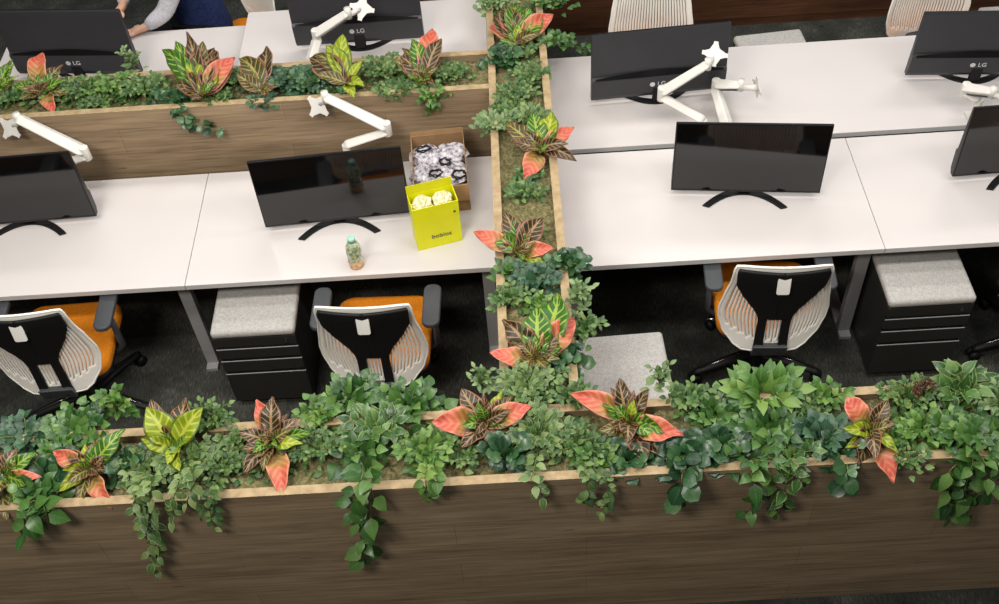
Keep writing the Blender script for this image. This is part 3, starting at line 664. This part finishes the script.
# types: material, leaf length, width ratio, shape, leaves per stem spacing
KIND = {'big': ('bright', .085, .62, 'heart', .036), 'pothos': ('pothos', .075, .72, 'heart', .036), 'edged': ('pothos_edge', .062, .66, 'heart', .032), 'bright': ('bright', .05, .78, 'heart', .026), 'ivy': ('pothos', .055, .85, 'heart', .028),
        'small': ('small', .034, .62, 'ovate', .017), 'var': ('var', .045, .66, 'ovate', .021), 'pale': ('pale', .042, .5, 'lance', .02), 'round': ('round', .058, .92, 'round', .034),
        'teal': ('teal', .055, .8, 'heart', .03)}
def stem_leaves(fol, stm, pts, kd, rnd, t0=.2, taper=True, sc=1.0, both=True):
    mat, L, wr, shp, gap = KIND[kd]; L *= sc; gap *= sc
    stm.tube(pts, [.0022]*(len(pts)-1)+[.001], 5, False)
    seg = []; tot = 0
    for a, b_ in zip(pts, pts[1:]): l = (b_-a).length; seg.append((tot, l, a, b_)); tot += l
    d0 = tot*t0; k = rnd.randint(0, 1)
    while d0 < tot:
        for (s0, l, a, b_) in seg:
            if s0 <= d0 <= s0+l: p = a.lerp(b_, (d0-s0)/max(l, 1e-6)); tg = (b_-a).normalized(); break
        f = d0/tot; ll = L*rnd.uniform(.75, 1.15)*(1-.35*f if taper else 1)
        for sd in ((-1, 1) if (both and rnd.random() < (.45 if taper else .12)) else ((-1)**k,)):
            upv = (Vector((0, 0, .8))+VIEW*.8+Vector((rnd.uniform(-.5, .5), rnd.uniform(-.5, .5), rnd.uniform(-.2, .4)))).normalized()
            sdv = tg.cross(upv)
            if sdv.length < .1: sdv = Vector((1, 0, 0))
            sdv.normalize()
            dr = (tg*rnd.uniform(.3, .9)+sdv*sd*rnd.uniform(.6, 1.1)+upv*rnd.uniform(-.15, .35)).normalized()
            pb = p+dr*ll*.12
            leaf(fol, pb, pb+dr*ll, ll*wr*rnd.uniform(.85, 1.1), upv, shp, .15, rnd.uniform(.05, .25), 5, 2)
        d0 += gap*rnd.uniform(.7, 1.3); k += 1
    p = pts[-1]; tg = (pts[-1]-pts[-2]).normalized()
    leaf(fol, p, p+(tg+Vector((0, 0, .1))).normalized()*L*.7, L*.7*wr, (Vector((0, 0, .6))+VIEW*.8), shp, .15, .15, 5, 2)
SEED = [100]
def bush(px, py, kd, reach, label, h=.07, n=14, vines=(), zc=1.045, sc=1.0, name='leafy_plant', cat='plant', ell=.7, yv=None, pts3=()):
    SEED[0] += 1; rnd = random.Random(SEED[0]); c = az(px, py, zc); base = Vector((c.x, c.y, ZS))
    o = empty(name, base, 0, label, cat); fol = MB(); stm = MB(); n = int(n*1.3); h *= .72
    for i in range(n):
        a = 2*PI*(i+rnd.random()*.8)/n; r = reach*math.sqrt(rnd.uniform(.15, 1)); hh = h*rnd.uniform(.5, 1.25)
        pts = []
        for k in range(6):
            t = k/5; x = r*t*math.cos(a); y = r*t*math.sin(a)*ell
            pts.append(Vector((x+rnd.uniform(-.004, .004), y, .004+hh*(1.9*t-.95*t*t*1.15)+.02*t)))
        stem_leaves(fol, stm, pts, kd, rnd, .3, True, sc)
    for i in range(int(n*1.6)):            # low leaves that cover the ground
        a = rnd.uniform(0, 2*PI); r = reach*1.15*math.sqrt(rnd.random()); mat, L, wr, shp, gap = KIND[kd]; L *= sc*rnd.uniform(.8, 1.1)
        p = Vector((r*math.cos(a), r*math.sin(a)*ell, rnd.uniform(.002, .022)))
        a2 = rnd.uniform(0, 2*PI); dr = Vector((math.cos(a2), math.sin(a2), rnd.uniform(0, .3)))
        leaf(fol, p, p+dr*L, L*wr, Vector((rnd.uniform(-.4, .4), rnd.uniform(-.9, 0), 1)).normalized(), shp, .15, .15, 4, 2)
    for v in vines:                       # v: list of (px, py) hanging pixels on plane yv
        w3 = [Vector((0, 0, .05))]; yy = v[0]; w3[0].z = .004
        for (qx, qy, *dz) in v[1:]:
            q = ay(qx, qy, yy) if not dz else az(qx, qy, dz[0]); w3.append(q-base)
        fine = []
        for a_, b_ in zip(w3, w3[1:]):
            for k in range(4): fine.append(a_.lerp(b_, k/4)+Vector((rnd.uniform(-.004, .004), 0, 0)))
        fine.append(w3[-1]); stem_leaves(fol, stm, fine, kd, rnd, .15, False, sc*.95)
    fol.build('foliage', M[KIND[kd][0]], o, True); stm.build('stem', M['stem'], o, True); return o
LT = {'g': 'croton_g', 'y': 'croton_y', 'd': 'croton_d', 'p': 'croton_p', 'c': 'croton_c'}
def croton(cx, cy, leaves, label, zc=1.085, extra=6):
    SEED[0] += 1; rnd = random.Random(SEED[0]); c = az(cx, cy, zc); base = Vector((c.x, c.y, ZS)); o = empty('croton_plant', base, 0, label, 'plant')
    st = MB(); st.tube([Vector((0, 0, 0)), Vector((0, 0, .05))], .007, 6); ctr = Vector((0, 0, zc-ZS))
    for L in leaves:
        px, py, ty = L[:3]; wr = L[3] if len(L) > 3 else .42; z = L[4] if len(L) > 4 else 1.15; shp = L[5] if len(L) > 5 else 'ovate'
        tip = az(px, py, z)-base; d = tip-ctr; st0 = ctr+d*.10
        ln = (tip-st0).length
        b = MB(); up = (Vector((0, 0, .5))+VIEW+Vector((rnd.uniform(-.25, .25), 0, rnd.uniform(-.2, .2)))).normalized()
        leaf(b, st0, tip, ln*wr*(1.08 if ty == 'c' else 1.04)*rnd.uniform(.88, 1.12), up, shp, rnd.uniform(.15, .5), rnd.uniform(.05, .3), 14, 6, 0, rnd.uniform(.5, 1.1), None, rnd.uniform(-.5, .5))
        lo_ = b.build('leaf', M[LT[ty]], o, True)
        so = lo_.modifiers.new('s', 'SOLIDIFY'); so.thickness = .0012
        if ty == 'c': lo_['label'] = 'coral pink leaf'
        st.tube([ctr-Vector((0, 0, .02)), st0+d*.05], .003, 5)
    for L in leaves:                      # shorter inner leaves between the long ones
        if L[2] == 'c': continue
        t0 = az(L[0], L[1], 1.15)-base; dd = (t0-ctr)*rnd.uniform(.5, .8); dd = Matrix.Rotation(rnd.choice((-1, 1))*rnd.uniform(.3, .7), 3, 'Z') @ dd
        b = MB(); leaf(b, ctr, ctr+dd+Vector((0, 0, rnd.uniform(.0, .04))), dd.length*rnd.uniform(.4, .55), Vector((rnd.uniform(-.4, .4), 0, .5))+VIEW, 'ovate', .35, .2, 12, 6, 0, .9, None, rnd.uniform(-.6, .6))
        b.build('leaf', M[LT[rnd.choice(('g', 'p', 'd', L[2]))]], o, True)
    for i in range(extra):
        a = rnd.uniform(0, 2*PI); q = rnd.uniform(.045, .095); tip = ctr+Vector((math.cos(a)*q, math.sin(a)*q*.8, rnd.uniform(.01, .08))); b = MB(); leaf(b, ctr, tip, rnd.uniform(.035, .055), Vector((rnd.uniform(-.4, .4), 0, .5))+VIEW, 'ovate', .3, .2, 12, 4, 0, .8, None, rnd.uniform(-.6, .6))
        b.build('leaf', M[LT[rnd.choice('ggpdd')]], o, True)
    st.build('stem', M['stem'], o, True); return o
#PLANTS
FY = YF1-.035
croton(4, 478, [(-12, 446, 'd', .5), (16, 446, 'd', .5), (36, 451, 'g', .45), (40, 474, 'c', .4, 1.12), (-8, 470, 'g', .5), (6, 520, 'p', .4, 1.05), (22, 505, 'g', .4, 1.08)], 'croton with one small coral leaf at the left edge of the front planter')
croton(90, 470, [(52, 449, 'c', .5, 1.14), (66, 447, 'd', .5), (94, 440, 'd', .45), (123, 426, 'g', .42, 1.2), (111, 507, 'c', .42, 1.06), (77, 508, 'p', .38, 1.06), (57, 490, 'y', .45, 1.1), (106, 452, 'd', .4), (84, 442, 'y', .4), (115, 470, 'p', .4, 1.1)], 'croton with two coral leaves in the front planter below the leftmost chair')
croton(175, 450, [(146, 406, 'y', .62, 1.2), (202, 406, 'y', .5, 1.2), (150, 398, 'd', .4, 1.16), (185, 394, 'd', .4, 1.16), (180, 470, 'y', .5, 1.12), (140, 436, 'y', .5, 1.15)], 'bright lime-yellow croton in the front planter below the left pedestal', extra=3)
croton(272, 442, [(256, 398, 'c', .42, 1.18), (272, 394, 'd', .5, 1.2), (238, 430, 'd', .55, 1.15), (298, 416, 'd', .5, 1.15), (302, 441, 'y', .5, 1.14), (242, 472, 'd', .5, 1.1), (282, 496, 'c', .42, 1.07), (312, 432, 'g', .35), (252, 452, 'g', .45), (262, 470, 'p', .4, 1.1)], 'croton with one upright and one hanging coral leaf, right of the lime-yellow croton')
croton(485, 422, [(431, 421, 'c', .52, 1.14), (461, 386, 'd', .55, 1.18), (478, 400, 'g', .5, 1.18), (502, 390, 'y', .4, 1.16), (512, 394, 'd', .5, 1.15), (532, 403, 'c', .48, 1.14), (460, 446, 'd', .5, 1.1), (494, 446, 'd', .5, 1.1), (512, 425, 'p', .4, 1.12)], 'croton with two spreading coral leaves at the foot of the narrow planter', extra=5)
croton(630, 424, [(570, 389, 'c', .40, 1.15), (582, 402, 'd', .3, 1.13), (619, 376, 'd', .5, 1.2), (648, 388, 'd', .5, 1.18), (634, 398, 'y', .45, 1.18), (598, 430, 'p', .45, 1.12), (684, 431, 'c', .55, 1.14), (646, 462, 'd', .6, 1.08), (612, 446, 'p', .5, 1.08), (606, 412, 'g', .4, 1.14), (664, 456, 'd', .4, 1.08)], 'croton with a broad coral leaf, in front of the corner pedestal', extra=5)
croton(870, 430, [(846, 396, 'c', .55, 1.17, 'fan'), (846, 446, 'y', .45, 1.12), (888, 398, 'd', .55, 1.16), (896, 422, 'p', .5, 1.14), (858, 464, 'd', .5, 1.08), (894, 482, 'c', .42, 1.05), (900, 452, 'y', .35, 1.1), (872, 404, 'g', .35), (878, 462, 'd', .45, 1.08)], 'croton with a fan-shaped coral leaf in the front planter below the right pedestal')
croton(537, 360, [(489, 351, 'c', .40, 1.13), (503, 318, 'd', .5, 1.17), (537, 304, 'g', .55, 1.2), (559, 291, 'g', .5, 1.16), (574, 313, 'c', .45, 1.15), (562, 328, 'd', .4, 1.15), (570, 344, 'p', .4, 1.12), (516, 342, 'd', .5, 1.14), (535, 378, 'p', .35, 1.08), (550, 330, 'g', .45, 1.15)], 'croton in the narrow planter beside the corner pedestal')
croton(517, 254, [(473, 229, 'c', .38, 1.14), (504, 208, 'd', .45, 1.18), (515, 218, 'g', .5, 1.18), (542, 214, 'd', .5, 1.16), (554, 246, 'c', .5, 1.12), (548, 264, 'y', .35, 1.08), (492, 242, 'd', .35, 1.12), (530, 222, 'p', .4, 1.16)], 'croton in the narrow planter level with the front desk edges')
croton(540, 150, [(524, 178, 'c', .5, 1.08), (512, 138, 'd', .5, 1.13), (533, 110, 'g', .5, 1.17), (552, 110, 'y', .5, 1.17), (574, 125, 'c', .45, 1.15), (577, 157, 'd', .45, 1.1), (530, 132, 'g', .45, 1.15), (556, 134, 'g', .4, 1.15), (505, 118, 'p', .4, 1.14)], 'croton in the narrow planter where the two right desks meet')
croton(517, 44, [(553, 12, 'c', .38, 1.15), (544, 22, 'y', .35, 1.13), (489, 23, 'c', .38, 1.13), (494, 12, 'd', .45, 1.15), (516, 0, 'g', .45, 1.17), (503, 2, 'd', .4, 1.17), (530, 6, 'g', .4, 1.16), (518, 22, 'y', .5, 1.16)], 'croton with yellow heart at the far end of the narrow planter')
croton(42, 92, [(41, 48, 'c', .36, 1.18), (14, 84, 'g', .55, 1.14), (20, 98, 'p', .5, 1.1), (62, 62, 'd', .4, 1.16), (58, 82, 'd', .4, 1.13), (54, 112, 'c', .5, 1.06), (30, 68, 'g', .5, 1.16), (70, 92, 'p', .4, 1.1)], 'croton in front of the top left monitor')
croton(203, 98, [(161, 44, 'g', .27, 1.2), (175, 38, 'g', .27, 1.22), (186, 28, 'd', .2, 1.25), (202, 38, 'p', .32, 1.22), (212, 46, 'd', .28, 1.2), (234, 54, 'c', .36, 1.18), (182, 72, 'c', .34, 1.13), (192, 48, 'y', .3, 1.2), (222, 78, 'd', .35, 1.13)], 'tallest croton in the back left planter, below the person')
croton(262, 92, [(266, 42, 'd', .34, 1.18), (241, 60, 'g', .26, 1.14), (254, 56, 'g', .34, 1.14), (276, 76, 'g', .4, 1.1)], 'small croton with one dark upright leaf before the raised desk', extra=3)
croton(347, 84, [(314, 50, 'p', .42, 1.18), (342, 30, 'y', .34, 1.22), (326, 42, 'y', .4, 1.2), (354, 96, 'y', .45, 1.12), (362, 58, 'y', .35, 1.16)], 'yellow-green croton before the raised-desk monitor', extra=3)
croton(424, 80, [(432, 24, 'c', .34, 1.2), (441, 34, 'd', .36, 1.2), (412, 36, 'g', .42, 1.2), (394, 58, 'p', .34, 1.15), (412, 84, 'c', .55, 1.08), (428, 92, 'p', .36, 1.07), (442, 56, 'd', .34, 1.14), (402, 46, 'p', .3, 1.16)], 'croton with upright coral leaf before the raised desk, left of the narrow planter')
croton(-2, 90, [(12, 58, 'g', .35, 1.16), (-8, 52, 'y', .4, 1.18), (18, 74, 'y', .3, 1.12), (4, 66, 'p', .4, 1.15)], 'green croton cut by the left edge in the back left planter', extra=3)
# front planter fillers, left to right
B = bush
B(30, 440, 'teal', .11, 'muted dark ivy-like plant at the back rim by the leftmost chair base', n=9)
B(78, 432, 'ivy', .13, 'green broad-leaved plant behind the croton below the leftmost chair', n=12, sc=1.15)
B(120, 412, 'bright', .07, 'upright bright green sprig beside the leftmost chair base', h=.17, n=6, ell=.5)
B(48, 478, 'round', .12, 'dark round-leaved plant between the two leftmost crotons', n=12)
B(40, 500, 'pothos', .07, 'dark green trailing plant dropping two strands at the far left of the front wood', n=6, vines=([FY, (30, 508), (25, 532)], [FY, (45, 508), (47, 522)]))
B(128, 468, 'round', .08, 'dark round-leaved plant left of the long hanging vine', n=9)
B(152, 472, 'var', .13, 'pale-edged trailing plant with the longest vine on the front wood', n=18, vines=([FY, (140, 488), (143, 520), (150, 548), (156, 570)], [FY, (150, 485), (152, 520), (158, 556)], [FY, (135, 490), (136, 512)]))
B(188, 462, 'var', .13, 'pale-edged bushy plant under the lime-yellow croton', n=18, vines=([FY, (175, 490), (172, 520)], [FY, (195, 480), (185, 506)]))
B(212, 428, 'small', .10, 'light green small-leaved plant right of the lime-yellow croton', h=.12, n=14, sc=1.1)
B(225, 470, 'small', .10, 'small-leaved plant with a short strand over the front rim', n=12, vines=([FY, (212, 495), (214, 528)], [FY, (207, 495), (202, 518)]))
B(268, 462, 'small', .12, 'small-leaved plant underneath the croton with the hanging coral leaf', h=.03, n=16, zc=1.03)
B(318, 452, 'small', .13, 'dense small-leaved plant between croton and heart-leaved vine', n=20)
B(322, 418, 'bright', .09, 'fresh green plant at the back rim below the left middle chair', n=12)
B(352, 402, 'pothos', .10, 'large-leaved plant rising in front of the chair at the yellow box desk', h=.08, n=10)
B(378, 436, 'edged', .12, 'heart-leaved plant with cream edges in the front planter', h=.09, n=12, sc=1.25)
B(362, 455, 'pothos', .09, 'dark heart-leaved vine hanging to a single pale leaf tip on the front wood', n=8, vines=([FY, (362, 478), (352, 505), (360, 530), (366, 558)], [FY, (372, 480), (372, 512), (368, 535)]))
B(412, 408, 'ivy', .12, 'green heart-leaved plant right of the middle left chair', h=.07, n=12, sc=1.2)
B(428, 452, 'bright', .11, 'bright green plant spilling just over the rim left of the centre croton', n=14, vines=([FY, (425, 478), (428, 498)], [FY, (437, 478), (440, 490)]))
B(462, 456, 'small', .10, 'low dark small-leaved plant below the centre croton', h=.04, n=14)
B(506, 458, 'round', .07, 'round dark leaves below the right coral leaf of the centre croton', h=.08, n=7, sc=1.15)
B(525, 392, 'var', .12, 'dense pale-edged plant where the narrow planter meets the front planter', h=.10, n=20)
B(540, 436, 'var', .12, 'pale-edged plant in the middle of the front planter', h=.09, n=20, vines=([FY, (532, 480), (545, 500)],))
B(578, 402, 'small', .09, 'small-leaved plant left of the broad coral leaf croton', h=.08, n=14, sc=1.2)
B(580, 448, 'small', .12, 'small-leaved plant with two thin strands below the wide coral croton', n=18, sc=1.15, vines=([FY, (588, 478), (585, 500)], [FY, (605, 480), (612, 498), (600, 512)]))
B(598, 462, 'bright', .06, 'light green pair of leaves on the rim below the wide coral croton', n=5, sc=1.2)
B(628, 462, 'round', .08, 'dark round-leaved plant at the rim below the wide coral croton', n=8, h=.04)
B(660, 384, 'pale', .05, 'thin pale sprig leaning over the corner pedestal cushion', h=.13, n=4, sc=1.1)
B(690, 404, 'small', .09, 'small light green plant right of the corner pedestal', h=.09, n=14, sc=1.2)
B(684, 458, 'round', .09, 'round dark leaves hanging over the rim right of the broad coral leaf', n=8, sc=1.35, vines=([FY, (682, 478), (680, 500)],))
B(715, 418, 'ivy', .12, 'green plant between the corner pedestal and the tall bright plant', n=12)
B(716, 452, 'round', .09, 'dark rounded-leaf plant at the front rim, left of the looping strand', n=9, sc=1.2)
B(762, 400, 'big', .13, 'tallest bright green plant in front of the right chair base', h=.10, n=12, sc=1.15)
B(768, 436, 'pothos', .13, 'broad-leaved plant below the tallest bright green plant', h=.08, n=13)
B(750, 458, 'pothos', .09, 'trailing plant with a looping strand on the front wood, below the right chair', n=7, vines=([FY, (752, 478), (760, 500), (745, 512)],))
B(790, 458, 'edged', .09, 'trailing plant with a dark-tipped strand right of the looping strand', n=9, vines=([FY, (790, 472), (784, 495), (777, 514)], [FY, (797, 475), (802, 482)]))
B(800, 418, 'small', .12, 'small-leaved plant between the tall bright plant and the fan croton', h=.08, n=20)
B(824, 402, 'bright', .08, 'light green plant behind the fan-shaped coral leaf', h=.09, n=10)
B(820, 442, 'teal', .08, 'bluish broad leaf plant left of the fan croton', h=.08, n=7, sc=1.5)
B(842, 452, 'round', .07, 'dark plant with leaves hanging on the wood under the fan croton', n=6, vines=([FY, (848, 470), (843, 488)],))
B(905, 402, 'small', .11, 'dense small-leaved plant behind and right of the fan croton', h=.09, n=18, sc=1.15)
B(922, 432, 'bright', .11, 'mid green plant in front of the rightmost chair base', h=.07, n=14)
B(960, 392, 'edged', .09, 'large-leaved plant standing above the back rim near the right edge', h=.09, n=8, sc=1.6)
B(955, 438, 'ivy', .12, 'heart-leaved plant left of the long vine near the right edge', n=14)
B(978, 442, 'pothos', .11, 'trailing plant with the long vine near the right edge', n=12, vines=([FY, (972, 465), (965, 490), (968, 516)], [FY, (985, 462), (990, 482), (975, 498)], [FY, (950, 470), (946, 520)]))
B(1000, 410, 'pale', .10, 'pale green plant cut by the right edge of the front planter', h=.1, n=12, sc=1.2)
B(1004, 448, 'small', .10, 'green trailing plant at the extreme right edge', n=10, vines=([FY, (997, 462), (998, 478)],))
# narrow planter fillers, near to far
B(482, 384, 'pale', .05, 'small pale sprig leaning out left of the narrow planter foot', h=.10, n=5)
B(512, 302, 'small', .08, 'small-leaved plant on the left side of the narrow planter beyond its nearest croton', n=14, sc=1.15)
B(536, 284, 'teal', .09, 'bluish leafy plant between two crotons of the narrow planter', n=13)
B(568, 268, 'round', .07, 'round dark leaves over the right rim of the narrow planter at the desk edge', n=7)
B(580, 302, 'pale', .07, 'pale rosette sprig leaning out towards the right desk', h=.12, n=7, sc=1.25)
B(584, 334, 'small', .08, 'small green sprig leaning over the corner pedestal back', h=.09, n=9, sc=1.2)
B(562, 362, 'round', .07, 'dark round-leaved plant right of the nearest narrow planter croton', n=9)
B(545, 385, 'small', .10, 'small-leaved plant at the near end of the narrow planter', n=16, sc=1.1)
B(524, 196, 'small', .10, 'low creeping plant on the moss in the narrow planter', h=.04, n=16, zc=1.03)
B(498, 128, 'pale', .10, 'pale rosette plant spilling left over the narrow planter rim', h=.07, n=14, sc=1.2)
B(515, 98, 'small', .11, 'dense small-leaved plant in the narrow planter level with the back left planter', n=22, sc=1.05)
B(532, 122, 'var', .08, 'light mottled plant behind the croton where the right desks meet', n=12)
B(530, 78, 'small', .10, 'small-leaved plant left of the far right desk corner', h=.06, n=18)
B(504, 62, 'round', .08, 'dark bluish plant at the corner of narrow and back left planters', n=10, sc=.9)
B(494, 8, 'pale', .10, 'pale leafy plant spilling left at the top of the narrow planter', h=.1, n=14, sc=1.2)
B(552, 6, 'small', .12, 'green plant spilling right at the top of the narrow planter', h=.10, n=18, sc=1.3)
B(556, 44, 'ivy', .08, 'broad green leaves hanging beside the far right desk corner', h=.05, n=6, sc=.9, vines=([1.78, (560, 40), (575, 46), (588, 50)],))
# back left planter fillers, left to right
RY = YB1-.03
B(12, 100, 'small', .13, 'dense small-leaved plant at the left edge of the back planter', n=20, sc=1.15)
B(88, 94, 'small', .13, 'dense green plant right of the croton before the top left monitor', h=.08, n=24, sc=1.2)
B(118, 94, 'bright', .12, 'green bushy plant below the top left monitor badge', h=.09, n=18, sc=.9)
B(146, 94, 'small', .13, 'dense green plant left of the tallest back croton', h=.08, n=24, sc=1.2)
B(134, 68, 'pale', .05, 'thin grey-green sprig before the lower right corner of the top left monitor', h=.15, n=5)
B(172, 100, 'round', .09, 'dark plant with a vine on the wood under the tallest back croton', h=.05, n=10, sc=.8, vines=([RY, (178, 112), (185, 122), (205, 127), (218, 130)], [RY, (180, 110), (190, 128)]))
B(236, 84, 'small', .11, 'small-leaved plant between the two crotons before the raised desk', h=.07, n=18)
B(286, 86, 'teal', .12, 'bluish-green bushy plant before the raised desk corner', h=.08, n=18, sc=.9)
B(312, 86, 'round', .12, 'dark green bushy plant below the raised-desk monitor arm', h=.08, n=18, sc=.75)
B(332, 92, 'round', .10, 'dark low plant under the yellow-green croton', h=.04, n=12, sc=.75)
B(262, 104, 'teal', .07, 'small bluish cluster spilling on the wood left of the middle monitor arm', h=.03, n=8, sc=.8)
B(382, 76, 'small', .13, 'light green bush below the raised-desk monitor', h=.10, n=24, sc=1.1)
B(398, 92, 'small', .12, 'small-leaved plant left of the croton by the raised desk', h=.05, n=18)
B(434, 96, 'bright', .08, 'bright green plant spilling on the wood above the cardboard box', h=.04, n=9, sc=.75, vines=([RY, (428, 98), (426, 112)], [RY, (434, 98), (437, 108)]))
B(452, 76, 'small', .11, 'small-leaved creeping plant right of the last back planter croton', h=.05, n=18)
B(520, 56, 'small', .09, 'small green plant just before the yellow-hearted croton', h=.06, n=14, sc=1.1)
B(512, 114, 'small', .09, 'small-leaved plant left of the croton where the right desks meet', h=.08, n=14, sc=1.15)
B(512, 276, 'pothos', .06, 'mid green plant at the left rim of the narrow planter by the desk edge', n=7, sc=.8)
B(540, 308, 'bright', .07, 'yellowish green plant behind the nearest narrow planter croton', n=8, sc=.8)
B(524, 410, 'small', .09, 'small dark green plant in the crossing of the planters', h=.08, n=14, sc=1.2)
B(240, 446, 'var', .07, 'mottled plant left of the hanging coral leaf', h=.06, n=10)
B(60, 455, 'bright', .06, 'light green plant left of the two-coral croton', h=.05, n=8)
B(905, 462, 'small', .07, 'small-leaved plant right of the pointed coral leaf under the fan croton', h=.05, n=10)
B(890, 440, 'bright', .07, 'light green plant inside the fan croton', h=.05, n=8)
B(60, 100, 'small', .10, 'low dense plant under the top left croton', h=.05, n=16)
B(215, 100, 'small', .10, 'low dense plant at the foot of the tallest back croton', h=.04, n=14)
B(408, 74, 'small', .10, 'bushy small-leaved plant left behind the last back planter croton', h=.08, n=16, sc=1.1)
B(100, 104, 'small', .10, 'low plant overlapping the front rim of the back planter between arm and croton', h=.03, n=14)
B(528, 232, 'small', .06, 'tiny green plant behind the croton level with the front desk edges', h=.03, n=8)
B(528, 176, 'small', .07, 'low green plant just before the croton where the right desks meet', h=.03, n=9)
# brown dried twig
o = empty('dried_flower', az(922, 402, 1.08), 0, 'reddish-brown dried flower sprig at the back rim near the right pedestal', 'dried flower'); o.location.z = ZS
s = MB(); h = MB(); rnd = random.Random(9)
for i in range(9):
    a = rnd.uniform(0, 2*PI); e = Vector((math.cos(a)*.035, math.sin(a)*.02+.01, .13+rnd.uniform(-.02, .02))); s.tube([Vector((0, 0, 0)), e*.5+Vector((0, 0, .01)), e], .0014, 4)
    for k in range(14):
        q = e+Vector((rnd.gauss(0, .010), rnd.gauss(0, .008), rnd.gauss(0, .009))); h.lathe([(.001, -.004), (.0045, 0), (.001, .004)], 6, tuple(q))
s.build('stem', M['twig'], o, True); h.build('seed_head', M['twig'], o, True)
